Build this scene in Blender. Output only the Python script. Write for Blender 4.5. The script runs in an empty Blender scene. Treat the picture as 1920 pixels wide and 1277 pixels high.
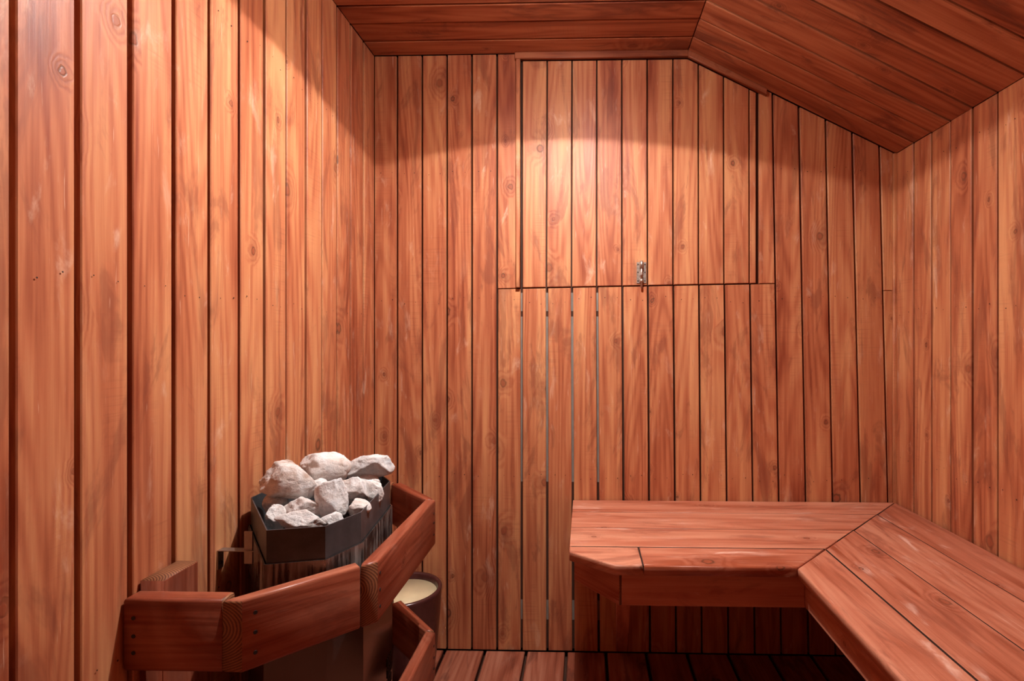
import bpy, bmesh, math, random
from mathutils import Vector, Matrix, noise

random.seed(7)
S = bpy.context.scene
COL = S.collection
# ------------------------------------------------------------------ camera, world, exposure
F, YAW, VPX, VPY = 975.0, math.radians(1.5), 1096.0, 639.0
PX = VPX - F * math.tan(YAW)
HC = 1.17                                     # lens height above the floor
cam = bpy.data.cameras.new('camera')
cam.sensor_width = 36.0
cam.lens = F / 1920 * 36.0
cam.shift_x = -(PX - 960) / 1920
cam.shift_y = (VPY - 638.5) / 1920
cam.clip_start = 0.02
camo = bpy.data.objects.new('camera', cam)
COL.objects.link(camo)
camo.location = (0, 0, HC)
camo.rotation_euler = (math.radians(90), 0, YAW)
S.camera = camo

w = bpy.data.worlds.new('world')
S.world = w
w.use_nodes = True
w.node_tree.nodes['Background'].inputs[0].default_value = (1, 1, 1, 1)
w.node_tree.nodes['Background'].inputs[1].default_value = 0.0
S.view_settings.view_transform = 'Standard'
S.view_settings.look = 'None'
S.view_settings.exposure = 0.0
S.view_settings.gamma = 1.0
S.view_settings.use_curve_mapping = False
LAMP_POWER = 23.5
LAMP_POS = (-0.06, 1.19, HC + 1.0)

def ray(u, v):
    c = ((u - PX) / F, 1.0, -(v - VPY) / F)
    return Vector((c[0] * math.cos(YAW) - c[1] * math.sin(YAW),
                   c[0] * math.sin(YAW) + c[1] * math.cos(YAW), c[2]))
def on_y(u, v, y):
    r = ray(u, v); t = y / r.y
    return Vector((r.x * t, y, HC + r.z * t))
def on_x(u, v, x):
    r = ray(u, v); t = x / r.x
    return Vector((x, r.y * t, HC + r.z * t))
def on_h(u, v, h):                             # h metres below the lens
    r = ray(u, v); t = -h / r.z
    return Vector((r.x * t, r.y * t, HC - h))

XL = -0.80                                     # left wall
_r = ray(702, 640); YB = XL / _r.x * _r.y      # back wall
_r = ray(1679, 640); XR = YB / _r.y * _r.x     # right wall
YF = -0.55                                     # wall behind the photographer
ZC = HC + 1.084                                # flat ceiling
XG = on_y(1289, 95, YB).x                      # where the flat ceiling breaks
ZR = on_y(1681, 289, YB).z                     # top of right wall
SLOPE = (ZR - ZC) / (XR - XG)
def ceil_z(x):
    return ZC if x < XG else ZC + (x - XG) * SLOPE

# ------------------------------------------------------------------ materials
def new_mat(name):
    m = bpy.data.materials.new(name); m.use_nodes = True
    nt = m.node_tree
    return m, nt, nt.nodes['Principled BSDF']

class NB:
    """small node-graph helper"""
    def __init__(s, nt): s.nt = nt
    def n(s, t, **k):
        x = s.nt.nodes.new(t)
        for a, b in k.items(): setattr(x, a, b)
        return x
    def link(s, a, b): s.nt.links.new(a, b)
    def put(s, sock, v):
        if hasattr(v, 'is_output'): s.link(v, sock)
        else: sock.default_value = v
    def math(s, op, a, b=0.0, c=None, clamp=False):
        x = s.n('ShaderNodeMath', operation=op); x.use_clamp = clamp
        s.put(x.inputs[0], a); s.put(x.inputs[1], b)
        if c is not None: s.put(x.inputs[2], c)
        return x.outputs[0]
    def vmath(s, op, a, b=(0, 0, 0)):
        x = s.n('ShaderNodeVectorMath', operation=op)
        s.put(x.inputs[0], a); s.put(x.inputs[1], b)
        return x.outputs['Value'] if op in ('LENGTH', 'DOT_PRODUCT') else x.outputs[0]
    def noise(s, vec, scale=1.0, detail=3.0, rough=0.55, dist=0.0):
        x = s.n('ShaderNodeTexNoise'); s.put(x.inputs['Vector'], vec)
        x.inputs['Scale'].default_value = scale; x.inputs['Detail'].default_value = detail
        x.inputs['Roughness'].default_value = rough; x.inputs['Distortion'].default_value = dist
        return x.outputs['Fac']
    def ramp(s, fac, stops):
        x = s.n('ShaderNodeValToRGB'); s.put(x.inputs[0], fac)
        e = x.color_ramp.elements
        while len(e) < len(stops): e.new(0.5)
        for i, (p, c) in enumerate(stops):
            e[i].position = p; e[i].color = c if len(c) == 4 else (*c, 1)
        return x.outputs[0]
    def smooth(s, v, a, b):
        x = s.n('ShaderNodeMapRange', interpolation_type='SMOOTHSTEP')
        s.put(x.inputs[0], v); x.inputs[1].default_value = a; x.inputs[2].default_value = b
        return x.outputs[0]
    def mix(s, fac, a, b, mode='MIX'):
        x = s.n('ShaderNodeMix', data_type='RGBA', blend_type=mode)
        s.put(x.inputs[0], fac); s.put(x.inputs[6], a); s.put(x.inputs[7], b)
        return x.outputs[2]

def srgb(h):
    h = h.lstrip('#'); o = []
    for i in (0, 2, 4):
        c = int(h[i:i + 2], 16) / 255
        o.append(c / 12.92 if c < 0.04045 else ((c + 0.055) / 1.055) ** 2.4)
    return (*o, 1)

def wood(name, dark, mid, light, stain, pale, rough=0.42, knots=0.55, worn=0.25, spread=0.5, saw=0.5, stain_amt=0.6):
    m, nt, p = new_mat(name); b = NB(nt)
    uv = b.n('ShaderNodeUVMap').outputs[0]
    rnd = b.n('ShaderNodeObjectInfo').outputs['Random']
    off = b.n('ShaderNodeCombineXYZ')
    b.link(b.math('MULTIPLY', rnd, 37.3), off.inputs[0]); b.link(b.math('MULTIPLY', rnd, 91.7), off.inputs[1])
    c = b.vmath('ADD', uv, off.outputs[0])
    def sc(x, y): return b.vmath('MULTIPLY', c, (x, y, 1))
    # knots: sparse voronoi cells, measured in metres
    ks = (8.0, 3.4)
    vc = sc(*ks)
    vo = b.n('ShaderNodeTexVoronoi', voronoi_dimensions='2D'); b.link(vc, vo.inputs['Vector'])
    vo.inputs['Scale'].default_value = 1.0
    d = b.vmath('MULTIPLY', b.vmath('SUBTRACT', vc, vo.outputs['Position']), (1 / ks[0], 0.75 / ks[1], 0))
    wob = b.noise(sc(60, 60), 1, 2)
    dist = b.math('ADD', b.vmath('LENGTH', d), b.math('MULTIPLY', b.math('SUBTRACT', wob, 0.5), 0.012))
    sep = b.n('ShaderNodeSeparateColor'); b.link(vo.outputs['Color'], sep.inputs[0])
    has = b.math('GREATER_THAN', sep.outputs[0], 1 - knots)
    ksize = b.math('MULTIPLY_ADD', b.math('MULTIPLY', sep.outputs[1], sep.outputs[1]), 1.0, 0.32)
    r = b.math('DIVIDE', dist, ksize)
    kcore = b.math('MULTIPLY', b.smooth(r, 0.0125, 0.007), has)
    kedge = b.math('MULTIPLY', b.math('MULTIPLY', b.smooth(r, 0.0145, 0.0105), b.smooth(r, 0.006, 0.0095)), has)
    halo = b.math('MULTIPLY', b.smooth(r, 0.055, 0.008), has)
    # cathedral grain: contour lines of a stretched noise bent round the knots
    n0 = b.noise(sc(7.5, 0.55), 1, 1.5, 0.4)
    arg = b.math('ADD', b.math('MULTIPLY', n0, 17.0), b.math('MULTIPLY', halo, 2.2))
    ring = b.math('PINGPONG', arg, 0.5)
    ring = b.smooth(ring, 0.0, 0.42)
    fine = b.noise(sc(230, 5.0), 1, 4, 0.65)
    fine2 = b.noise(sc(60, 1.3), 1, 3, 0.6)
    blot = b.noise(sc(16, 1.25), 1, 3, 0.55, 0.3)
    big = b.noise(sc(7, 1.1), 1, 2, 0.5)
    fac = b.math('ADD', b.math('MULTIPLY', blot, 0.95), b.math('MULTIPLY', fine2, 0.42))
    fac = b.math('ADD', fac, b.math('MULTIPLY', ring, 0.13))
    fac = b.math('ADD', fac, b.math('MULTIPLY', fine, 0.34))
    fac = b.math('ADD', fac, b.math('MULTIPLY', b.math('SUBTRACT', rnd, 0.5), spread * 0.34))
    fac = b.math('SUBTRACT', fac, 0.43, clamp=True)
    col = b.ramp(fac, [(0.20, dark), (0.46, mid), (0.74, light)])
    # dark water stains / heartwood
    st = b.math('MULTIPLY', b.smooth(b.noise(sc(11, 2.6), 1, 5, 0.65, 0.9), 0.53, 0.64), stain_amt)
    col = b.mix(st, col, stain)
    # saw marks across the board
    sw = b.noise(sc(6, 190), 1, 2, 0.5)
    swm = b.math('MULTIPLY', b.smooth(b.noise(sc(9, 2.4), 1, 2), 0.52, 0.68), saw)
    sw2 = b.math('MULTIPLY', b.smooth(sw, 0.5, 0.68), swm)
    col = b.mix(b.math('MULTIPLY', sw2, 0.35), col, stain)
    # pale worn patches and scratches
    wn = b.smooth(b.noise(sc(22, 7), 1, 5, 0.62, 0.5), 0.56, 0.76)
    wn = b.math('MULTIPLY', b.math('MULTIPLY', wn, b.smooth(big, 0.38, 0.62)), worn)
    scr = b.math('MULTIPLY', b.smooth(b.noise(sc(150, 7), 1, 3, 0.6), 0.66, 0.74), worn)
    col = b.mix(b.math('MAXIMUM', wn, b.math('MULTIPLY', scr, 0.8)), col, pale)
    # knots on top
    col = b.mix(b.math('MULTIPLY', halo, 0.30), col, stain)
    col = b.mix(b.math('MULTIPLY', kcore, 0.55), col, dark)
    col = b.mix(b.math('MULTIPLY', kedge, b.math('MULTIPLY_ADD', sep.outputs[2], 0.6, 0.1)), col, (0.05, 0.024, 0.014, 1))
    b.link(col, p.inputs['Base Color'])
    rg = b.math('ADD', b.math('MULTIPLY', blot, 0.22), rough - 0.11)
    rg = b.math('ADD', rg, b.math('MULTIPLY', wn, 0.25))
    b.link(rg, p.inputs['Roughness'])
    p.inputs['Specular IOR Level'].default_value = 0.32
    bp = b.n('ShaderNodeBump'); bp.inputs['Strength'].default_value = 0.35; bp.inputs['Distance'].default_value = 0.0012
    hgt = b.math('ADD', b.math('MULTIPLY', fine, 0.6), b.math('MULTIPLY', ring, 0.25))
    hgt = b.math('ADD', hgt, b.math('MULTIPLY', sw2, -0.5))
    hgt = b.math('ADD', hgt, b.math('MULTIPLY', kedge, -0.8))
    b.link(hgt, bp.inputs['Height']); b.link(bp.outputs[0], p.inputs['Normal'])
    return m

def endgrain(name, c1, c2):
    m, nt, p = new_mat(name); b = NB(nt)
    uv = b.n('ShaderNodeUVMap').outputs[0]
    rnd = b.n('ShaderNodeObjectInfo').outputs['Random']
    v = b.vmath('ADD', uv, b.vmath('MULTIPLY', (1, 1, 1), (0.02, -0.05, 0)))
    wv = b.n('ShaderNodeTexWave', wave_type='RINGS', rings_direction='Z'); b.link(v, wv.inputs['Vector'])
    wv.inputs['Scale'].default_value = 75; wv.inputs['Distortion'].default_value = 1.5
    wv.inputs['Detail'].default_value = 2; wv.inputs['Detail Scale'].default_value = 0.6
    f = b.math('ADD', b.math('MULTIPLY', wv.outputs['Fac'], 0.6), b.math('MULTIPLY', b.noise(uv, 300, 3), 0.4))
    b.link(b.ramp(f, [(0.2, c1), (0.8, c2)]), p.inputs['Base Color'])
    p.inputs['Roughness'].default_value = 0.6
    return m

def plain(name, col, rough=0.5, metal=0.0, var=0.15, scale=30, bump=0.0):
    m, nt, p = new_mat(name); b = NB(nt)
    tc = b.n('ShaderNodeTexCoord').outputs['Object']
    n = b.noise(tc, scale, 4, 0.6)
    c2 = tuple(x * (1 - var) for x in col[:3]) + (1,); c3 = tuple(min(1, x * (1 + var)) for x in col[:3]) + (1,)
    b.link(b.ramp(n, [(0.3, c2), (0.7, c3)]), p.inputs['Base Color'])
    p.inputs['Metallic'].default_value = metal
    b.link(b.math('ADD', b.math('MULTIPLY', n, 0.15), rough - 0.075), p.inputs['Roughness'])
    if bump:
        bp = b.n('ShaderNodeBump'); bp.inputs['Strength'].default_value = bump; bp.inputs['Distance'].default_value = 0.002
        b.link(n, bp.inputs['Height']); b.link(bp.outputs[0], p.inputs['Normal'])
    return m

M = {}
M['wall'] = wood('stained_pine_wall', srgb('#8a4129'), srgb('#b46a47'), srgb('#cf9062'), srgb('#78402f'), srgb('#e4bfa2'), 0.47, 0.36, 0.6, 0.42, 0.6, 0.46)
M['ceil'] = wood('stained_pine_ceiling', srgb('#73351f'), srgb('#9a5638'), srgb('#b57450'), srgb('#5f2f24'), srgb('#c99c82'), 0.46, 0.25, 0.15, 0.4)
M['bench'] = wood('worn_bench_wood', srgb('#964a30'), srgb('#ba7156'), srgb('#cd8d70'), srgb('#8a4a38'), srgb('#e0b7a4'), 0.38, 0.4, 1.0, 0.75, 0.25, 0.5)
M['guard'] = wood('guard_rail_wood', srgb('#6b2a18'), srgb('#8c4630'), srgb('#a9664d'), srgb('#5e2c20'), srgb('#c3907c'), 0.34, 0.12, 0.3, 0.3, 0.1, 0.4)
M['floor'] = wood('floor_board_wood', srgb('#6b301f'), srgb('#92503a'), srgb('#ac7058'), srgb('#562c22'), srgb('#be9480'), 0.42, 0.25, 0.4, 0.5, 0.1)
M['end'] = endgrain('end_grain', srgb('#5d2f18'), srgb('#9a6440'))
M['backing'] = plain('gap_shade_sheathing', srgb('#40200f'), 0.8, 0, 0.25, 20)  # stained sheathing, colour deepened to stand for shade in the plank gaps
M['grey'] = plain('grey_sheathing', srgb('#857a70'), 0.8, 0, 0.15, 15)
M['nail'] = plain('nail_hole', srgb('#20100a'), 0.6)
M['bolt'] = plain('old_nickel', srgb('#b9a99c'), 0.38, 0.85, 0.3, 150, 0.2)
M['boltdark'] = plain('worn_screw', srgb('#4a3a33'), 0.5, 0.7)
M['binmetal'] = plain('black_sheet_steel', srgb('#474749'), 0.40, 0.25, 0.3, 25, 0.1)
M['bracket'] = plain('galvanised_steel', srgb('#a89a90'), 0.4, 0.9, 0.2, 40)
M['white'] = plain('white_enamel', srgb('#e8e4dc'), 0.4)
M['glaze'] = plain('brown_glaze', srgb('#4a2724'), 0.22, 0, 0.2, 20)
M['cream'] = plain('cream_glaze', srgb('#e0cda4'), 0.35, 0, 0.05, 20)

def glow(name, col, strength):
    m, nt, p = new_mat(name)
    p.inputs['Base Color'].default_value = (0.8, 0.8, 0.78, 1)
    p.inputs['Emission Color'].default_value = col; p.inputs['Emission Strength'].default_value = strength
    return m
M['opal'] = glow('lit_opal_glass', (1.0, 0.96, 0.93, 1), 38.0)
def casing_mat():
    m, nt, p = new_mat('streaked_steel'); b = NB(nt)
    uv = b.n('ShaderNodeUVMap').outputs[0]
    st = b.noise(b.vmath('MULTIPLY', uv, (95, 7, 1)), 1, 4, 0.65)
    big = b.noise(b.vmath('MULTIPLY', uv, (12, 7, 1)), 1, 3, 0.6)
    sep = b.n('ShaderNodeSeparateXYZ'); b.link(uv, sep.inputs[0])
    top = b.smooth(sep.outputs[1], -0.14, -0.03)      # lime runs start at the top edge
    mk = b.math('MULTIPLY', b.math('MULTIPLY', b.smooth(st, 0.34, 0.70), b.smooth(big, 0.36, 0.56)), top)
    col = b.mix(b.math('MULTIPLY', mk, 0.6), srgb('#6f6864'), srgb('#c9c0b8'))
    b.link(col, p.inputs['Base Color'])
    b.link(b.math('SUBTRACT', 0.9, b.math('MULTIPLY', mk, 0.6)), p.inputs['Metallic'])
    b.link(b.math('MULTIPLY_ADD', mk, 0.4, 0.2), p.inputs['Roughness'])
    return m
M['casing'] = casing_mat()

def rock_mat():
    m, nt, p = new_mat('pale_granite'); b = NB(nt)
    tc = b.n('ShaderNodeTexCoord').outputs['Object']
    rnd = b.n('ShaderNodeObjectInfo').outputs['Random']
    v = b.vmath('ADD', tc, b.vmath('MULTIPLY', (1, 1, 1), (0, 0, 0)))
    cx = b.n('ShaderNodeCombineXYZ'); b.link(b.math('MULTIPLY', rnd, 20), cx.inputs[0]); b.link(b.math('MULTIPLY', rnd, 13), cx.inputs[2])
    v = b.vmath('ADD', tc, cx.outputs[0])
    big = b.noise(v, 22, 4, 0.6, 0.4)
    col = b.ramp(b.math('ADD', big, b.math('MULTIPLY', b.math('SUBTRACT', rnd, 0.5), 0.25)),
                 [(0.28, srgb('#b39a8a')), (0.40, srgb('#d3cac4')), (0.58, srgb('#e4e2e0')), (0.75, srgb('#c4c6c8'))])
    sp = b.smooth(b.noise(v, 330, 3, 0.7), 0.58, 0.70)
    col = b.mix(b.math('MULTIPLY', sp, 0.55), col, srgb('#5b4f49'))
    cr = b.smooth(b.noise(v, 60, 5, 0.7, 1.0), 0.62, 0.72)
    col = b.mix(b.math('MULTIPLY', cr, 0.35), col, srgb('#7d5a48'))
    b.link(col, p.inputs['Base Color']); p.inputs['Roughness'].default_value = 0.85
    bp = b.n('ShaderNodeBump'); bp.inputs['Strength'].default_value = 0.8; bp.inputs['Distance'].default_value = 0.004
    b.link(b.noise(v, 110, 6, 0.7), bp.inputs['Height']); b.link(bp.outputs[0], p.inputs['Normal'])
    return m
M['rock'] = rock_mat()

# ------------------------------------------------------------------ mesh helpers
def tag(o, label=None, cat=None, group=None, kind=None):
    if label: o['label'] = label
    if cat: o['category'] = cat
    if group: o['group'] = group
    if kind: o['kind'] = kind
    return o

def link(name, me, parent=None):
    o = bpy.data.objects.new(name, me); COL.objects.link(o)
    if parent is not None: o.parent = parent
    return o

def empty(name, loc=(0, 0, 0)):
    o = bpy.data.objects.new(name, None); COL.objects.link(o); o.location = loc
    return o

def inset(pts, d):
    """offset a convex/simple CCW 2D polygon inwards by d"""
    n = len(pts); out = []
    for i in range(n):
        p0, p1, p2 = Vector(pts[i - 1]), Vector(pts[i]), Vector(pts[(i + 1) % n])
        e1 = (p1 - p0).normalized(); e2 = (p2 - p1).normalized()
        n1 = Vector((-e1.y, e1.x)); n2 = Vector((-e2.y, e2.x))
        k = 1 + n1.dot(n2)
        out.append(p1 + (n1 + n2) * (d / max(k, 0.2)))
    return out

def board(name, outline, normal, along, thick, mat, parent=None, bevel=0.002, seg=1, both=False, end=None, seed=0):
    """A plank: polygon outline (world points on its front face) extruded back by thick,
    rounded front edge; UVs in metres (u across, v along the grain)."""
    nrm = Vector(normal).normalized(); al = Vector(along); al = (al - nrm * al.dot(nrm)).normalized()
    ac = al.cross(nrm).normalized()
    P = [Vector(p) for p in outline]; o0 = P[0].copy()
    p2 = [((p - o0).dot(ac), (p - o0).dot(al)) for p in P]
    area = sum(p2[i - 1][0] * p2[i][1] - p2[i][0] * p2[i - 1][1] for i in range(len(p2)))
    # front must be CCW seen from +normal: basis (ac, al, ?) ; ac x al = -n or n
    hand = ac.cross(al).dot(nrm)
    if area < 0: p2.reverse()
    rings = []                                         # (offset, depth)
    prof = [(bevel * (1 - math.sin(a)), bevel * (1 - math.cos(a))) for a in
            [math.pi / 2 * i / seg for i in range(seg + 1)]]
    # prof: a=0 -> inset=bevel, depth 0 ; a=90 -> inset 0, depth bevel
    for ins, dep in prof: rings.append((ins, dep))
    if both:
        for ins, dep in reversed(prof): rings.append((ins, thick - dep))
    else:
        rings.append((0.0, thick))
    bm = bmesh.new(); uvl = bm.loops.layers.uv.new('UVMap')
    vs = []; uvs = {}
    for ins, dep in rings:
        q = inset(p2, ins) if ins > 1e-9 else [Vector(p) for p in p2]
        row = []
        for x in q:
            v = bm.verts.new(o0 + ac * x[0] + al * x[1] - nrm * dep)
            uvs[v] = (x[0], x[1], dep); row.append(v)
        vs.append(row)
    n = len(p2); faces = []
    faces.append(bm.faces.new(vs[0])); faces.append(bm.faces.new(list(reversed(vs[-1]))))
    for a, c in zip(vs[:-1], vs[1:]):
        for i in range(n):
            j = (i + 1) % n
            faces.append(bm.faces.new((a[i], c[i], c[j], a[j])))
    bm.normal_update()
    bmesh.ops.recalc_face_normals(bm, faces=bm.faces[:])
    for f in bm.faces:
        isend = abs(f.normal.dot(al)) > 0.6
        if isend and end: f.material_index = 1
        if len(f.verts) == 4 and seg > 1 and abs(f.normal.dot(nrm)) < 0.97: f.smooth = True
        side = abs(f.normal.dot(ac)) > 0.8
        for l in f.loops:
            x, y, dp = uvs[l.vert]
            if isend: l[uvl].uv = (x, dp) if end else (x + dp * 0.3, y + dp)
            elif side: l[uvl].uv = (x + dp, y)
            else: l[uvl].uv = (x, y)
    me = bpy.data.meshes.new(name); bm.to_mesh(me); bm.free()
    me.materials.append(mat)
    if end: me.materials.append(end)
    ob = link(name, me)
    # put the origin at the first outline point
    ob.data.transform(Matrix.Translation(-o0)); ob.location = o0
    if parent is not None:
        ob.parent = parent; ob.matrix_parent_inverse = parent.matrix_world.inverted() if False else Matrix.Translation(-parent.location)
    return ob

def box_bm(bm, lo, hi):
    r = bmesh.ops.create_cube(bm, size=1.0)
    for v in r['verts']:
        v.co = Vector([lo[i] + (v.co[i] + 0.5) * (hi[i] - lo[i]) for i in range(3)])
    return r['verts']

def mesh_obj(name, bm, mat, parent=None, smooth=False):
    bmesh.ops.recalc_face_normals(bm, faces=bm.faces[:])
    if smooth:
        for f in bm.faces: f.smooth = True
    me = bpy.data.meshes.new(name); bm.to_mesh(me); bm.free()
    me.materials.append(mat)
    o = link(name, me)
    if parent is not None:
        o.parent = parent; o.matrix_parent_inverse = Matrix.Translation(-parent.location)
    return o

def box(name, lo, hi, mat, parent=None):
    bm = bmesh.new(); box_bm(bm, lo, hi)
    return mesh_obj(name, bm, mat, parent)

def cyl(name, a, c, r, mat, parent=None, r2=None, seg=16, smooth=True):
    bm = bmesh.new(); a = Vector(a); c = Vector(c); d = c - a
    bmesh.ops.create_cone(bm, cap_ends=True, segments=seg, radius1=r, radius2=r if r2 is None else r2, depth=d.length)
    rot = Vector((0, 0, 1)).rotation_difference(d.normalized()).to_matrix().to_4x4()
    bmesh.ops.transform(bm, matrix=Matrix.Translation((a + c) / 2) @ rot, verts=bm.verts[:])
    o = mesh_obj(name, bm, mat, parent)
    if smooth:
        for f in o.data.polygons: f.use_smooth = len(f.vertices) == 4
    return o

GAP = 0.0075; REC = 0.0165; TH = 0.016
# ------------------------------------------------------------------ setting
# board seams along the depth of the room, read off the left and right walls
UL = [25, 147.5, 245, 326, 392, 449, 496, 537, 574, 604, 632.5, 657.5, 682]
YLs = [on_x(u, 640, XL).y for u in UL]
while YLs[0] > YF + 0.1: YLs.insert(0, YLs[0] - 0.096)
YLs = [YF] + YLs + [YB]
UR = [1870, 1823, 1782, 1746, 1713]
YRs = [on_x(u, 640, XR).y for u in UR]
while YRs[0] > YF + 0.1: YRs.insert(0, YRs[0] - 0.0935)
YRs = [YF] + YRs + [YB]

def struct(o): o['kind'] = 'structure'; return o
T = 0.05
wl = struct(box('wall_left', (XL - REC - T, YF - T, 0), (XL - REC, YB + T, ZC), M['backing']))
for i in range(len(YLs) - 1):
    y0, y1 = YLs[i] + (GAP * 0.66 if i else 0), YLs[i + 1] - (GAP * 0.66 if i < len(YLs) - 2 else 0)
    j = random.uniform(-0.0012, 0.0012)
    board('plank', [(XL + j, y1, 0), (XL + j, y0, 0), (XL + j, y0, ZC), (XL + j, y1, ZC)], (1, 0, 0), (0, 0, 1), TH, M['wall'], wl, 0.0018)
def rpoly(x):
    return [(x, YF, 0), (x, YB, 0), (x, YB, ZR), (x, YF, ZR)]
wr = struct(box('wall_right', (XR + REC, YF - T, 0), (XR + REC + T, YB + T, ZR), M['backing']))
for i in range(len(YRs) - 1):
    y0, y1 = YRs[i] + (GAP / 2 if i else 0), YRs[i + 1] - (GAP / 2 if i < len(YRs) - 2 else 0)
    j = random.uniform(-0.0012, 0.0012)
    board('plank', [(XR - j, y0, 0), (XR - j, y1, 0), (XR - j, y1, ZR), (XR - j, y0, ZR)], (-1, 0, 0), (0, 0, 1), TH, M['wall'], wr, 0.0018)

# back wall: backing polygon
def poly_struct(name, pts, normal, mat):
    o = board(name, pts, normal, (0, 0, 1), T, mat, None, 0.0001)
    return struct(o)
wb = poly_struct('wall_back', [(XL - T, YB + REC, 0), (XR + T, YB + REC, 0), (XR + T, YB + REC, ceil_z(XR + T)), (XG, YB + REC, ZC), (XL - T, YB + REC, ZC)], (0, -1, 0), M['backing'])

def seam(u1, v1, u2, v2):
    a, b = on_y(u1, v1, YB), on_y(u2, v2, YB)
    k = (b.x - a.x) / (b.z - a.z)
    return lambda z: a.x + (z - a.z) * k
full_l = [seam(u, 110, u, 580) for u in (744.5, 791, 837.7, 884.6, 931.8)]
right_s = [seam(1450.6, 300, 1460.7, 930), seam(1500, 300, 1511.4, 930), seam(1549.6, 300, 1561.5, 930),
           seam(1599, 300, 1613.5, 930), seam(1649.5, 300, 1665, 930), seam(1677, 300, 1677, 930)]
low_s = [full_l[-1]] + [seam(a, 545, b, 930) for a, b in
         ((978, 978), (1025.5, 1026), (1072.5, 1074), (1119.7, 1121.5), (1167.3, 1169.4), (1215, 1217.3), (1263, 1265.9),
          (1311, 1314), (1358.8, 1363), (1407, 1412))] + [right_s[0]]
def hl(x):                                            # seam under the hatch
    a, b = on_y(933, 541.5, YB), on_y(1453, 531.5, YB)
    return a.z + (x - a.x) * (b.z - a.z) / (b.x - a.x)
def wplank(sl, sr, zb, zt, parent, mat='wall', dy=0.0, gl=GAP / 2, gr=GAP / 2, name='plank', top=None):
    """back-wall plank between two seam functions; zb/zt numbers or functions of x"""
    fb = zb if callable(zb) else (lambda x: zb)
    ft = zt if callable(zt) else (lambda x: zt)
    def solve(s, f, d):
        z = f(s(1.2) + d)
        for _ in range(4): z = f(s(z) + d)
        return Vector((s(z) + d, YB - dy, z))
    bl, br = solve(sl, fb, gl), solve(sr, fb, -gr)
    tr, tl = solve(sr, ft, -gr), solve(sl, ft, gl)
    pts = [bl, br, tr]
    if top == 'gable' and tl.x < XG < tr.x: pts.append(Vector((XG, YB - dy, ft(XG))))
    pts.append(tl)
    return board(name, pts, (0, -1, 0), (0, 0, 1), TH, M[mat], parent, 0.0016)
jit = lambda: random.uniform(-0.001, 0.0012)
left_edge = lambda z: XL + 0.0005
ss = [left_edge] + full_l
for i in range(len(ss) - 1):
    wplank(ss[i], ss[i + 1], 0, ZC, wb, dy=jit(), gl=0.0 if i == 0 else GAP / 2)
for i in range(len(low_s) - 1):
    wide = 0.0045 if i < 5 else GAP / 2
    wplank(low_s[i], low_s[i + 1], 0, lambda x: hl(x) - 0.002, wb, dy=jit(), gl=wide, gr=wide)
for i in range(len(right_s) - 2):
    wplank(right_s[i], right_s[i + 1], 0, ceil_z, wb, dy=jit())
zj = on_y(1665, 545, YB).z
wplank(right_s[4], right_s[5], 0, zj - 0.001, wb, dy=0.0)
wplank(right_s[4], right_s[5], zj + 0.001, ceil_z, wb, dy=0.001)
# grey sheathing that shows through the open joints under the hatch
for (v0, v1) in ((548, 583), (593, 905), (1130, 1165)):
    a, b_ = on_y(972, v1, YB), on_y(1125, v0, YB)
    box('sheathing_strip', (a.x, YB + TH + 0.0001, a.z), (b_.x, YB + REC + 0.003, b_.z), M['grey'], wb)

# hatch surround
FT = 0.016
fr_l = [full_l[-1], seam(968.5, 130, 968.5, 530)]
ztop = lambda x: on_y(1000, 114, YB).z if x < XG - 0.0 else ceil_z(x) - 0.045
wplank(fr_l[0], fr_l[1], lambda x: hl(x) + 0.001, ZC, wb, dy=0.001, gr=0.0)
wplank(seam(1424, 200, 1424, 530), right_s[0], lambda x: hl(x) + 0.001, ceil_z, wb, dy=0.001, gl=0.0)
xa, xb_ = on_y(968, 300, YB).x, on_y(976, 300, YB).x
zt0 = on_y(1100, 112, YB).z
struct(board('trim_1', [(xa, YB - FT, hl(xa) + 0.002), (xb_, YB - FT, hl(xb_) + 0.002), (xb_, YB - FT, zt0), (xa, YB - FT, zt0)], (0, -1, 0), (0, 0, 1), FT + 0.01, M['wall'], None, 0.003, 2))
struct(board('trim_2', [(on_y(966, 300, YB).x, YB - FT, zt0), (XG, YB - FT, zt0), (XG, YB - FT, ZC), (on_y(966, 300, YB).x, YB - FT, ZC)], (0, -1, 0), (1, 0, 0), FT, M['ceil'], None, 0.003, 2))
xe = on_y(1436, 300, YB).x
dz = ZC - zt0
struct(board('trim_3', [(XG, YB - FT, zt0), (xe, YB - FT, ceil_z(xe) - dz), (xe, YB - FT, ceil_z(xe)), (XG, YB - FT, ZC)], (0, -1, 0), (1, 0, SLOPE), FT, M['ceil'], None, 0.003, 2))
struct(board('trim_4', [(XR - 0.012, YB - 0.012, 0), (XR, YB - 0.012, 0), (XR, YB - 0.012, ZR), (XR - 0.012, YB - 0.012, ZR)], (0, -1, 0), (0, 0, 1), 0.012, M['wall'], None, 0.003, 2))

# front wall (behind the lens) closes the cabin
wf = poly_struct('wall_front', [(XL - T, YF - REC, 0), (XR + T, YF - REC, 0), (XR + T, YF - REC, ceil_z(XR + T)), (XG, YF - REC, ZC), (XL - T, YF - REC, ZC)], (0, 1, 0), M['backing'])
x = XL; k = 0
while x < XR - 0.01:
    x1 = min(x + 0.0955, XR)
    pts = [(x + GAP / 2, YF, 0), (x1 - GAP / 2, YF, 0), (x1 - GAP / 2, YF, ceil_z(x1)), (x + GAP / 2, YF, ceil_z(x))]
    board('plank', pts, (0, 1, 0), (0, 0, 1), TH, M['wall'], wf, 0.0016)
    x = x1

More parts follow.
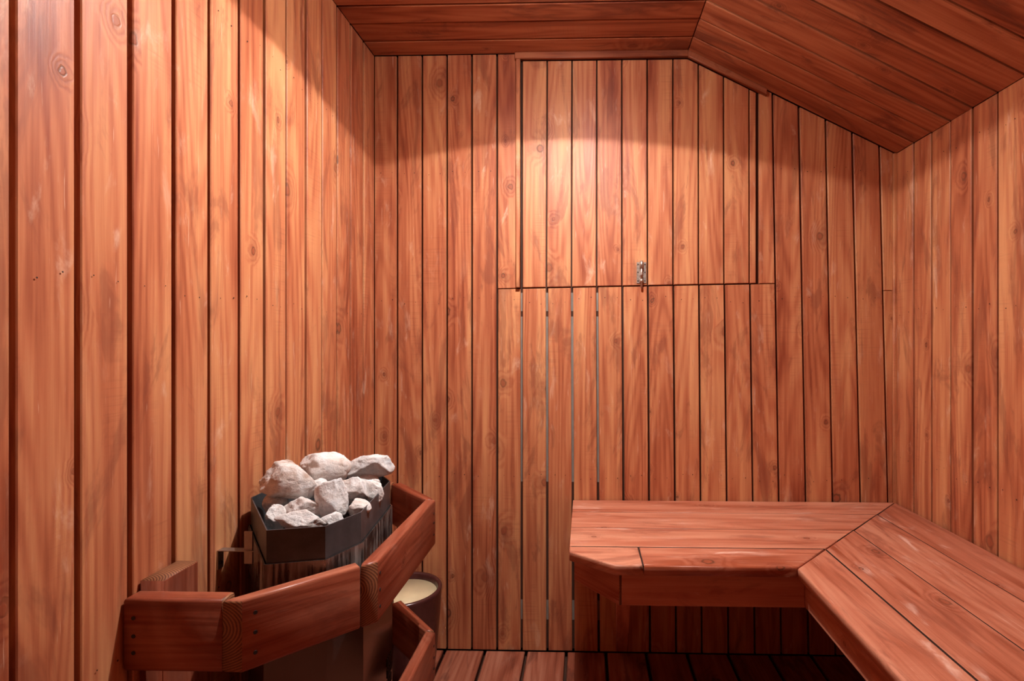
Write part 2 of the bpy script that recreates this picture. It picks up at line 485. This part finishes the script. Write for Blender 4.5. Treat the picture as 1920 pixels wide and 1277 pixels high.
# ceiling: flat part and sloped part, boards mitred at the break
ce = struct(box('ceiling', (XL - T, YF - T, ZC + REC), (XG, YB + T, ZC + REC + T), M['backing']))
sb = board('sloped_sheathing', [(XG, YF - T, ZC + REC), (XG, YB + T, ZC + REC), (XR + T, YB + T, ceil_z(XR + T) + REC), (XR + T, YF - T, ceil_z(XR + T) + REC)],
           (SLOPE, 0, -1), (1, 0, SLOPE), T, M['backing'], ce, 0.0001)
for i in range(len(YLs) - 1):
    y0, y1 = YLs[i] + GAP / 2, YLs[i + 1] - GAP / 2
    j = random.uniform(0, 0.0025)
    board('plank', [(XL, y0, ZC - j), (XG, y0, ZC - j), (XG, y1, ZC - j), (XL, y1, ZC - j)], (0, 0, -1), (1, 0, 0), TH, M['ceil'], ce, 0.0025)
    # right wall seam nearest to this one
    def near(y): return min(YRs, key=lambda q: abs(q - y))
    q0, q1 = near(YLs[i]), near(YLs[i + 1])
    if q1 - q0 < 0.04: q0, q1 = YLs[i], YLs[i + 1]
    q0 += GAP / 2; q1 -= GAP / 2
    board('plank', [(XG + 0.001, y0, ZC - j), (XR, q0, ZR - j), (XR, q1, ZR - j), (XG + 0.001, y1, ZC - j)], (SLOPE, 0, -1), (1, 0, SLOPE), TH, M['ceil'], ce, 0.0025)

# floor boards running towards the back wall
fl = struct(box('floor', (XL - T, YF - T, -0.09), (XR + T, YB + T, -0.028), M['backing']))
fs = [on_y(u, 1222, YB).x for u in (910, 987, 1062, 1136, 1211, 1288, 1364.5, 1442)]
while fs[0] > XL + 0.16: fs.insert(0, fs[0] - 0.153)
while fs[-1] < XR - 0.16: fs.append(fs[-1] + 0.153)
fs = [XL] + fs + [XR]
for i in range(len(fs) - 1):
    x0, x1 = fs[i] + 0.005, fs[i + 1] - 0.005
    board('plank', [(x0, YF, 0), (x1, YF, 0), (x1, YB - 0.004, 0), (x0, YB - 0.004, 0)], (0, 0, 1), (0, 1, 0), 0.0275, M['floor'], fl, 0.006, 3)

# nail holes in the planks (too small to pick apart: one part per wall)
def nails(parent, pts, nrm, r=0.0017):
    bm = bmesh.new(); nrm = Vector(nrm)
    rot = Vector((0, 0, 1)).rotation_difference(nrm).to_matrix().to_4x4()
    for p in pts:
        bmesh.ops.create_circle(bm, cap_ends=True, segments=6, radius=r * random.uniform(0.7, 1.2), matrix=Matrix.Translation(p) @ rot)
    o = mesh_obj('nail_holes', bm, M['nail'], parent); o['kind'] = 'stuff'
    return o
pts = []
for i in range(len(YLs) - 1):
    for v in (495, 560):
        pass
for i in range(1, len(YLs) - 1):
    a, b_ = YLs[i], YLs[i + 1]
    for z in (HC + 0.10, HC - 0.55, HC + 0.72):
        for f in (0.28, 0.72):
            pts.append((XL + 0.0016, a + (b_ - a) * f + random.uniform(-.006, .006), z + random.uniform(-.012, .012)))
nails(wl, pts, (1, 0, 0))
pts = []
for i in range(1, len(YRs) - 1):
    a, b_ = YRs[i], YRs[i + 1]
    for z in (HC + 0.10, HC - 0.42, HC + 0.6):
        for f in (0.28, 0.72):
            pts.append((XR - 0.0016, a + (b_ - a) * f + random.uniform(-.006, .006), z + random.uniform(-.012, .012)))
nails(wr, pts, (-1, 0, 0))
pts = []
allb = ss[:-1] + low_s + right_s[1:5]
for i in range(len(allb) - 1):
    for v in (322, 563, 893):
        z = on_y(1000, v, YB).z + random.uniform(-.012, .012)
        if v == 322 and 5 <= i <= 15: continue
        a, b_ = allb[i](z), allb[i + 1](z)
        for f in (0.27, 0.74):
            pts.append((a + (b_ - a) * f + random.uniform(-.006, .006), YB - 0.0018, z + random.uniform(-.004, .004)))
nails(wb, pts, (0, -1, 0))

# ------------------------------------------------------------------ hatch with barrel bolt
hz = on_y(1200, 541, YB).z
hatch = empty('wall_hatch', (on_y(1195, 541, YB).x, YB, hz))
tag(hatch, 'upright board hatch with a small metal bolt, set high in the back wall', 'hatch')
hs = [seam(979, 130, 979, 530), seam(1026, 130, 1024.5, 530), seam(1072.5, 130, 1071.5, 530), seam(1119, 130, 1118.7, 530),
      seam(1166, 130, 1166.3, 530), seam(1213.6, 130, 1214.3, 530), seam(1262, 130, 1262.3, 530), seam(1309.6, 130, 1310, 530),
      seam(1357, 200, 1357.7, 530), seam(1404.7, 200, 1405.3, 530), seam(1418.5, 200, 1418.5, 530)]
def hatch_top(x): return (zt0 if x < XG else ceil_z(x) - dz) - 0.003
for i in range(len(hs) - 1):
    wplank(hs[i], hs[i + 1], lambda x: hl(x) + 0.003, hatch_top, hatch, dy=jit() + 0.001, gl=0.0028, gr=0.0028, name='hatch_board', top='gable')
bc = on_y(1203, 512, YB)
Y0 = YB - 0.0025
sx = YB / F                                             # metres per pixel on the wall
def bx(u0, v0, u1, v1, t0, t1, name, mat, parent):
    a, b_ = on_y(u0, v1, YB), on_y(u1, v0, YB)
    return box(name, (a.x, Y0 - t1, a.z), (b_.x, Y0 - t0, b_.z), mat, parent)
plate = bx(1193.5, 492, 1211.5, 531, 0, 0.0018, 'bolt_plate', M['bolt'], hatch)
plate['label'] = 'tarnished metal barrel bolt'
p0, p1 = on_y(1202.3, 491, YB), on_y(1202.3, 541, YB)
yr = Y0 - 0.0085
cyl('bolt_rod', (p0.x, yr, p0.z), (p1.x, yr, p1.z), 0.0042, M['bolt'], plate)
for va, vb in ((490, 504), (524, 530)):
    a, b_ = on_y(1202.3, va, YB), on_y(1202.3, vb, YB)
    cyl('bolt_sleeve', (a.x, yr, a.z), (b_.x, yr, b_.z), 0.0068, M['bolt'], plate)
    bx(1199, va, 1205.6, vb, 0.001, 0.008, 'sleeve_foot', M['bolt'], plate)
k0 = on_y(1202.3, 515, YB)
cyl('bolt_knob', (k0.x, yr, k0.z), (k0.x - 0.004, yr - 0.014, k0.z), 0.0035, M['bolt'], plate, 0.005)
for u in (1196, 1209):
    for v in (496, 511, 527):
        q = on_y(u, v, YB)
        cyl('screw', (q.x, Y0 - 0.001, q.z), (q.x, Y0 - 0.0032, q.z), 0.0026, M['boltdark'], plate, seg=8)

# ------------------------------------------------------------------ corner bench
HB = 0.5985; ZB = HC - HB; BT = 0.026
bench = empty('corner_bench', (0.6, YB - 0.3, 0))
tag(bench, 'L-shaped wooden corner bench with mitred boards and one clipped corner', 'bench')
X0 = on_h(1070, 1000, HB).x
yf = on_h(1350, 1062.5, HB).y
ys = [YB - 0.004, on_h(1072, 959.5, HB).y, on_h(1070, 989, HB).y, on_h(1069, 1024, HB).y, yf]
wid = [ys[i] - ys[i + 1] for i in range(4)]
xi = on_h(1493.5, 1062.5, HB).x                         # inner corner
xw = XR - 0.004
xs = [xw]                                               # right leg seams, mirrored about the mitre
msl = (xw - xi) / (ys[0] - yf)
mx = lambda y: xi + (y - yf) * msl
xs = [mx(y) for y in ys]
g = 0.0017
YN = YF + 0.001
cxa, cya = on_h(1069, 1034, HB), on_h(1153.6, 1062, HB)
cut = on_h(1201, 1040, HB).x
for i in range(4):
    ya, yb2 = ys[i] - g, ys[i + 1] + (g if i < 3 else 0)
    if i < 3:
        board('seat_board', [(X0, yb2, ZB), (mx(yb2) - g, yb2, ZB), (mx(ya) - g, ya, ZB), (X0, ya, ZB)], (0, 0, 1), (1, 0, 0), BT, M['bench'], bench, 0.0016, 2)
    else:
        board('seat_board', [(cut + g, yb2, ZB), (mx(yb2) - g, yb2, ZB), (mx(ya) - g, ya, ZB), (cut + g, ya, ZB)], (0, 0, 1), (1, 0, 0), BT, M['bench'], bench, 0.004, 3)
        board('seat_board', [(X0, cxa.y, ZB), (cya.x, yb2, ZB), (cut - g, yb2, ZB), (cut - g, ya, ZB), (X0, ya, ZB)], (0, 0, 1), (1, 0, 0), BT, M['bench'], bench, 0.004, 3)
    xa_, xb2 = xs[i] - g, xs[i + 1] + (g if i < 3 else 0)
    board('seat_board', [(xb2, YN, ZB), (xa_, YN, ZB), (xa_, ys[i] - g * 2, ZB), (xb2, ys[i + 1] - g * 2 + (0 if i < 3 else 0), ZB)], (0, 0, 1), (0, 1, 0), BT, M['bench'], bench, 0.0016 if i < 3 else 0.005, 2)
# grime packed into the joints between the seat boards
zg0, zg1 = ZB - 0.012, ZB - 0.0009
for i in range(1, 4):
    box('joint_grime', (X0 + 0.004, ys[i] - g, zg0), (mx(ys[i]) - 0.004, ys[i] + g, zg1), M['nail'], bench)
    box('joint_grime', (xs[i] - g, YN, zg0), (xs[i] + g, ys[i] - 0.006, zg1), M['nail'], bench)
box('joint_grime', (cut - g, yf + 0.004, zg0), (cut + g, ys[3] - g, zg1), M['nail'], bench)
md = Vector((mx(ys[0]) - xi, ys[0] - yf, 0)).normalized(); mp = Vector((-md.y, md.x, 0)) * 0.0016
board('joint_grime', [Vector((xi - 0.001, yf + 0.006, zg1)) + mp, Vector((xi - 0.001, yf + 0.006, zg1)) - mp, Vector((mx(ys[0]) - 0.008, ys[0] - 0.01, zg1)) - mp, Vector((mx(ys[0]) - 0.008, ys[0] - 0.01, zg1)) + mp], (0, 0, 1), md, 0.009, M['nail'], bench, 0.0002)
# aprons
zt, zb = ZB - BT - 0.0005, HC - 0.722
yap = yf + 0.032
fl0 = on_h(1076, 1087.5, 0.722); fl1 = Vector((on_h(1160, 1130, 0.722).x, yap, 0))
ap = lambda name, pts, nrm, al: board(name, pts, nrm, al, 0.03, M['bench'], bench, 0.003, 2, True, M['end'])
xap = xi + 0.034
ap('apron', [(fl1.x + 0.006, yap, zb), (xap, yap, zb), (xap, yap, zt), (fl1.x + 0.006, yap, zt)], (0, -1, 0), (1, 0, 0))
dv = Vector((fl1.x - fl0.x, fl1.y - fl0.y, 0)); nv = Vector((dv.y, -dv.x, 0)).normalized()
e1 = fl1
ap('apron', [(fl0.x, fl0.y, zb), (e1.x, e1.y, zb), (e1.x, e1.y, zt), (fl0.x, fl0.y, zt)], nv, dv)
ap('apron', [(X0 + 0.012, YB - 0.005, zb), (X0 + 0.012, fl0.y + 0.004, zb), (X0 + 0.012, fl0.y + 0.004, zt), (X0 + 0.012, YB - 0.005, zt)], (-1, 0, 0), (0, 1, 0))
ap('apron', [(xap, yap + 0.03, zb), (xap, YN, zb), (xap, YN, zt), (xap, yap + 0.03, zt)], (-1, 0, 0), (0, 1, 0))
# diagonal brace from the apron corner down to the wall foot
bt, bb = Vector((fl1.x + 0.015, yap + 0.035, zb + 0.03)), Vector((on_y(1160, 1215, YB).x + 0.01, YB - 0.05, 0.03))
dn = (bb - bt); nn = Vector((0, dn.z, -dn.y)).normalized()
if nn.y > 0: nn = -nn
wv = 0.021
board('brace', [bt + Vector((-wv, 0, 0)), bt + Vector((wv, 0, 0)), bb + Vector((wv, 0, 0)), bb + Vector((-wv, 0, 0))], nn, dn, 0.035, M['bench'], bench, 0.003, 2)
# cleats carrying the boards
box('cleat', (X0 + 0.05, YB - 0.03, zt - 0.06), (XR - 0.005, YB - 0.005, zt), M['bench'], bench)
box('cleat', (XR - 0.03, YN, zt - 0.06), (XR - 0.005, YB - 0.035, zt), M['bench'], bench)
box('leg', (xap + 0.031, 0.10, 0.0), (xap + 0.075, 0.16, zt), M['bench'], bench)

# ------------------------------------------------------------------ heater
HR = 0.366
heater = empty('sauna_heater', (-0.63, 1.2, 0))
tag(heater, 'dark sheet steel sauna heater with an open angular bin for stones', 'heater')
rim = [on_h(u, v, HR) for u, v in ((470.5, 933), (499.5, 994.7), (610, 987), (677, 960.5), (731.6, 902), (718.6, 892))]
rim = [Vector((max(p.x, XL + 0.012), p.y)) for p in rim]
rim.append(Vector((rim[0].x + 0.04, rim[5].y + 0.012)))
rim.append(Vector((rim[0].x, rim[5].y - 0.04)))
rim2 = [(p.x, p.y) for p in rim]                        # runs front-left, front, right, back: CCW
def ring_mesh(name, outer, inner, z0, z1, mat, parent, floor_z=None, lid=False):
    bm = bmesh.new(); uvl = bm.loops.layers.uv.new('UVMap')
    n = len(outer)
    def row(pts, z): return [bm.verts.new((p[0], p[1], z)) for p in pts]
    ob_, ot = row(outer, z0), row(outer, z1)
    it = row(inner, z1); ib = row(inner, z0 if floor_z is None else floor_z)
    per = [0.0]
    for i in range(n): per.append(per[-1] + (Vector(outer[(i + 1) % n]) - Vector(outer[i])).length)
    for i in range(n):
        j = (i + 1) % n
        for q, zz in (((ob_[i], ob_[j], ot[j], ot[i]), 0), ((ot[i], ot[j], it[j], it[i]), 1), ((it[i], it[j], ib[j], ib[i]), 2)):
            f = bm.faces.new(q)
            for l, (a, c) in zip(f.loops, ((per[i], z0 - z1), (per[i + 1], z0 - z1), (per[i + 1], 0), (per[i], 0))):
                l[uvl].uv = (a, c)
    if floor_z is not None: bm.faces.new(ib)
    else:
        for i in range(n):
            j = (i + 1) % n; bm.faces.new((ib[i], ib[j], ob_[j], ob_[i]))
    return mesh_obj(name, bm, mat, parent)
zr = HC - HR
ring_mesh('stone_bin', rim2, inset(rim2, 0.0022), zr - 0.068, zr, M['binmetal'], heater, zr - 0.11)
out2 = inset(rim2, -0.005)
cas = ring_mesh('casing', out2, inset(out2, 0.0025), 0.14, zr - 0.064, M['casing'], heater)
cas['label'] = 'polished steel casing with white lime runs'
box('base_plate', (min(p[0] for p in rim2) + 0.03, min(p[1] for p in rim2) + 0.06, 0.145), (max(p[0] for p in rim2) - 0.03, max(p[1] for p in rim2) - 0.03, 0.16), M['binmetal'], heater)
cxh = sum(p[0] for p in rim2) / 8; cyh = sum(p[1] for p in rim2) / 8
for sx_, sy_ in ((-1, -1), (1, -1), (-1, 1), (1, 1)):
    cyl('foot', (cxh + sx_ * 0.08, cyh + sy_ * 0.12, 0), (cxh + sx_ * 0.08, cyh + sy_ * 0.12, 0.145), 0.012, M['binmetal'], heater)
# vent slots low on the right-hand side of the casing
pA, pB = Vector(out2[3]), Vector(out2[4]); ed = (pB - pA).normalized(); en = Vector((ed.y, -ed.x))
for r_ in range(3):
    for c_ in range(4):
        q = pA.lerp(pB, 0.80 + 0.045 * c_) + en * 0.0008
        z_ = 0.36 - 0.028 * r_
        bm = bmesh.new(); box_bm(bm, (-0.004, -0.001, -0.010), (0.004, 0.001, 0.010))
        bmesh.ops.transform(bm, matrix=Matrix.Translation((q.x, q.y, z_)) @ Matrix.Rotation(math.atan2(ed.y, ed.x), 4, 'Z'), verts=bm.verts[:])
        mesh_obj('vent_slot', bm, M['nail'], cas)
# wall bracket
bw = on_x(411, 1030, XL); zk = bw.z
br = box('wall_bracket', (XL + 0.001, bw.y - 0.008, zk - 0.0015), (XL + 0.085, bw.y + 0.010, zk), M['bracket'], heater)
br['label'] = 'bent galvanised strip fixing the heater to the wall'
box('bracket_flange', (XL + 0.001, bw.y - 0.008, zk - 0.042), (XL + 0.003, bw.y + 0.010, zk - 0.001), M['bracket'], br)
cyl('screw', (XL + 0.003, bw.y, zk - 0.028), (XL + 0.006, bw.y, zk - 0.028), 0.004, M['boltdark'], br, seg=8)
cl = on_h(465, 1030, HC - zk)
cc = Vector((cl.x + 0.004, cl.y + 0.0, 0))
box('bracket_clip', (cc.x - 0.010, cc.y - 0.004, zk - 0.03), (cc.x + 0.008, cc.y - 0.001, zk + 0.040), M['bracket'], br)

# ------------------------------------------------------------------ stones
def stone(u, v, depth, wpx, hpx, dscale, seed, label, rot=0.0, tilt=0.0, flat=1.0):
    """a broken granite lump centred where the pixel meets the given depth"""
    r = ray(u, v); c = r * (depth / r.y); c.z += HC
    sc_ = depth / F
    rx, rz = wpx * sc_ / 2 * 1.06, hpx * sc_ / 2 * 1.06; ry = (rx + rz) / 2 * dscale
    rnd = random.Random(seed)
    planes = []
    for k in range(13):
        z = rnd.uniform(-1, 1); a = rnd.uniform(0, 2 * math.pi); s = math.sqrt(1 - z * z)
        planes.append((Vector((s * math.cos(a), s * math.sin(a), z)), rnd.uniform(0.58, 0.92)))
    bm = bmesh.new()
    bmesh.ops.create_icosphere(bm, subdivisions=5, radius=1.0)
    off = Vector((seed * 3.7, seed * 1.3, seed * 7.9))
    for vt in bm.verts:
        d = vt.co.normalized()
        w_ = d + 0.07 * Vector([noise.noise(d * 2.2 + off + Vector((0, 5.3 * k_, 2.1 * k_))) for k_ in range(3)])
        rad = 1.05
        for n, q in planes:
            k = w_.dot(n)
            if k > 0.05: rad = min(rad, q / k)
        rad += 0.03 * noise.fractal(d * 2.2 + off, 1.0, 2.0, 3) + 0.016 * noise.fractal(d * 9 + off, 0.8, 2.1, 4)
        cr = noise.noise(d * 3.1 + off * 1.7)
        rad -= 0.07 * max(0.0, 1 - abs(cr) / 0.06) * (0.5 + 0.5 * noise.noise(d * 2 - off))
        vt.co = d * rad
    lo_ = [min(vt.co[i] for vt in bm.verts) for i in range(3)]; hi_ = [max(vt.co[i] for vt in bm.verts) for i in range(3)]
    sz = (rx, ry, rz)
    for vt in bm.verts:
        vt.co = Vector([((vt.co[i] - lo_[i]) / (hi_[i] - lo_[i]) * 2 - 1) * sz[i] for i in range(3)])
    bmesh.ops.rotate(bm, cent=(0, 0, 0), matrix=Matrix.Rotation(tilt, 3, 'Y'), verts=bm.verts[:])
    bmesh.ops.rotate(bm, cent=(0, 0, 0), matrix=Matrix.Rotation(rot, 3, 'Z'), verts=bm.verts[:])
    o = mesh_obj('stone', bm, M['rock'], None, True)
    o.location = c
    return tag(o, label, 'stone', 'granite stones in the heater bin')
ST = [
 (543, 901, 1.19, 108, 66, 0.85, 11, 'long pale stone overhanging the corner of the bin nearest the wall', 0, 0.08),
 (608, 877, 1.28, 100, 58, 0.85, 23, 'broad flat-topped stone crowning the pile', 0, 0.0),
 (697, 876, 1.36, 82, 46, 0.8, 31, 'pointed white stone jutting over the far end of the bin', 0, -0.12),
 (662, 918, 1.225, 56, 50, 0.8, 42, 'white speckled stone below the pointed one', 0, 0),
 (697, 922, 1.245, 44, 42, 0.6, 52, 'grey-white stone against the straight side of the bin', 0, 0),
 (623, 936, 1.15, 58, 72, 0.7, 67, 'upright blocky stone in the middle of the bin', 0, -0.15),
 (672, 953, 1.15, 46, 34, 0.9, 71, 'small stone tucked beneath the white speckled stone', 0, 0),
 (572, 953, 1.135, 76, 44, 0.75, 83, 'brownish stone under the long overhanging one', 0, 0.15),
 (563, 982, 1.068, 92, 50, 0.55, 97, 'wide grey stone lying at the front edge of the bin', 0, 0.0),
 (622, 978, 1.09, 44, 34, 0.8, 101, 'small pale stone at the front lip corner', 0, 0),
 (518, 972, 1.115, 36, 46, 0.8, 113, 'rounded grey stone in the wall-side corner of the bin', 0, 0),
 (517, 944, 1.18, 42, 40, 0.8, 127, 'brown stone half hidden behind the rounded grey one', 0, 0),
 (690, 902, 1.34, 50, 26, 0.8, 139, 'reddish stone shaded by the pointed white one', 0, 0),
 (597, 915, 1.235, 50, 36, 0.8, 151, 'shadowed stone holding up the crowning slab', 0, 0),
]
for a in ST: stone(*a)

# ------------------------------------------------------------------ guard rail round the heater
guard = empty('heater_guard', (-0.6, 1.2, 0))
tag(guard, 'angular wooden guard rail in two tiers boxing in the sauna heater', 'guard rail')
HG = 0.446; BH = 0.127; GT = 0.032
a0 = on_x(229, 1120, XL)
yA = a0.y
q1 = on_h(425, 1119, HG); q2 = on_h(462, 1119, HG); q3 = on_h(676, 1060, HG); q4 = on_h(708.5, 1051.5, HG); q5 = on_h(816, 936.7, HG)
q6 = on_h(734, 907.5, HG)
xE = (q4.x + q5.x) / 2                                   # outer face of the side board
def rail(plan, z1, hgt, along):
    """a board set on edge: its plan outline, extruded down by hgt"""
    return board('rail', [(p[0], p[1], z1) for p in plan], (0, 0, 1), (along[0], along[1], 0), hgt, M['guard'], guard, 0.006, 3, True, M['end'])
def screws(c, z1, nrm):
    for dz_ in (0.032, 0.063, 0.096):
        s = Vector((c[0], c[1], z1 - dz_ + random.uniform(-.004, .004)))
        nrm = Vector(nrm)
        cyl('screw_hole', s - nrm * 0.002, s + nrm * 0.0008, 0.0036, M['nail'], guard, seg=8)
d = Vector((q3.x - q2.x, q3.y - yA)).normalized(); n_ = Vector((-d.y, d.x))     # n_ points at the heater
GD = (q2.x - q1.x) * abs(n_.x)                         # thickness that gives the sawn end its width
bk0, bk1 = Vector((xE, q5.y)), Vector((q6.x, q6.y))
d2 = (bk1 - Vector((xE - GT, q5.y))).normalized(); n2 = Vector((d2.y, -d2.x))        # away from the heater
if n2.x < 0: n2 = -n2
for tier, zt_ in enumerate((HC - HG, HC - 0.817)):
    hgt = BH
    rail([(XL + 0.003, yA), (q1.x - 0.0006, yA), (q1.x - 0.0006, yA + GT), (XL + 0.003, yA + GT)], zt_, hgt, (1, 0))
    screws((XL + 0.020, yA), zt_, (0, -1, 0))
    i1 = Vector((q3.x, q3.y)) + n_ * GD
    rail([(q1.x + 0.0006, yA), (q2.x, yA), (q3.x - 0.0008, q3.y), (i1.x, i1.y)], zt_, hgt, d)
    screws((q2.x + d.x * 0.020, yA + d.y * 0.020), zt_, (-n_.x, -n_.y, 0))
    xi_ = xE - GT
    rail([(q3.x, q3.y + 0.0008), (xE, q4.y), (xE, q5.y), (xi_ + 0.002, q5.y + 0.004), (xi_ + 0.002, q3.y + 0.014)], zt_, hgt, (0, 1))
    screws((xE, q4.y + 0.012), zt_, (1, 0, 0)); screws((xE, q5.y - 0.014), zt_, (1, 0, 0))
    b0 = Vector((xi_, q5.y + 0.005)); b1 = bk1
    rail([(b0.x, b0.y), (b0.x + n2.x * GT * 1.1, b0.y + 0.004), (b1.x + n2.x * GT, b1.y + n2.y * GT), (b1.x, b1.y)], zt_, hgt, d2)
    rail([(b1.x - 0.003, b1.y - 0.004), (b1.x - 0.003, b1.y - 0.004 + GT), (XL + 0.003, b1.y - 0.004 + GT), (XL + 0.003, b1.y - 0.004)], zt_, hgt, (1, 0))
# posts on the wall
for (py0, py1, pz1) in ((yA + GT + 0.0005, yA + GT + 0.085, HC - HG + 0.016), (q6.y - 0.08, q6.y - 0.005, HC - HG)):
    board('post', [(XL + 0.046, py0, 0), (XL + 0.046, py1, 0), (XL + 0.046, py1, pz1), (XL + 0.046, py0, pz1)], (1, 0, 0), (0, 0, 1), 0.043, M['guard'], guard, 0.002, 2, True, M['end'])

# ------------------------------------------------------------------ glazed pot behind the guard
def lathe(name, prof, mat, parent, seg=48, loc=(0, 0, 0)):
    bm = bmesh.new(); rows = []
    for r, z in prof:
        rows.append([bm.verts.new((loc[0] + r * math.cos(2 * math.pi * i / seg), loc[1] + r * math.sin(2 * math.pi * i / seg), loc[2] + z)) for i in range(seg)])
    for a, c in zip(rows[:-1], rows[1:]):
        for i in range(seg):
            j = (i + 1) % seg; bm.faces.new((a[i], a[j], c[j], c[i]))
    bm.faces.new(rows[0]); bm.faces.new(list(reversed(rows[-1])))
    return mesh_obj(name, bm, mat, parent, True)
pr = 0.128; pz = HC - 0.850
pc = (on_y(826, 1105, 1.775).x - pr, 1.775, 0.0)
pot = empty('glazed_pot', pc)
tag(pot, 'round dark brown glazed pot with cream inside, on the floor behind the guard rail', 'pot')
lathe('pot_body', [(0.085, 0), (0.100, 0.006), (0.112, 0.10), (0.122, 0.22), (pr, pz - 0.012), (pr + 0.001, pz - 0.005), (pr - 0.003, pz), (pr - 0.010, pz), (pr - 0.014, pz - 0.006), (pr - 0.016, pz - 0.03), (0.09, 0.05)], M['glaze'], pot, loc=pc)
lathe('pot_lining', [(pr - 0.0165, pz - 0.022), (pr - 0.019, pz - 0.06), (pr - 0.026, pz - 0.105), (pr - 0.034, pz - 0.115), (0.01, pz - 0.117)], M['cream'], pot, loc=pc)

# ------------------------------------------------------------------ ceiling lamp (above the frame)
lamp = empty('ceiling_lamp', (LAMP_POS[0], LAMP_POS[1], ZC))
tag(lamp, 'round white ceiling lamp with an open opal shade lighting the cabin', 'lamp')
lx, ly, lz = LAMP_POS
cyl('base', (lx, ly, ZC - 0.004), (lx, ly, ZC - 0.03), 0.055, M['white'], lamp, seg=32)
RS = 0.13; DROP = 0.040
lathe('shade', [(0.05, 0.052), (RS - 0.02, 0.045), (RS, 0.02), (RS, -DROP), (RS - 0.003, -DROP), (RS - 0.003, 0.018), (RS - 0.022, 0.042), (0.05, 0.049)], M['opal'], lamp, loc=(lx, ly, lz))
cyl('lamp_holder', (lx, ly, lz + 0.012), (lx, ly, lz + 0.05), 0.012, M['white'], lamp)
ld = bpy.data.lights.new('bulb', 'AREA'); ld.shape = 'DISK'; ld.size = 0.018; ld.energy = LAMP_POWER; ld.color = (1.0, 0.97, 0.95)
lo = bpy.data.objects.new('bulb', ld); COL.objects.link(lo); lo.parent = lamp
lo.location = (0, 0, lz - ZC)
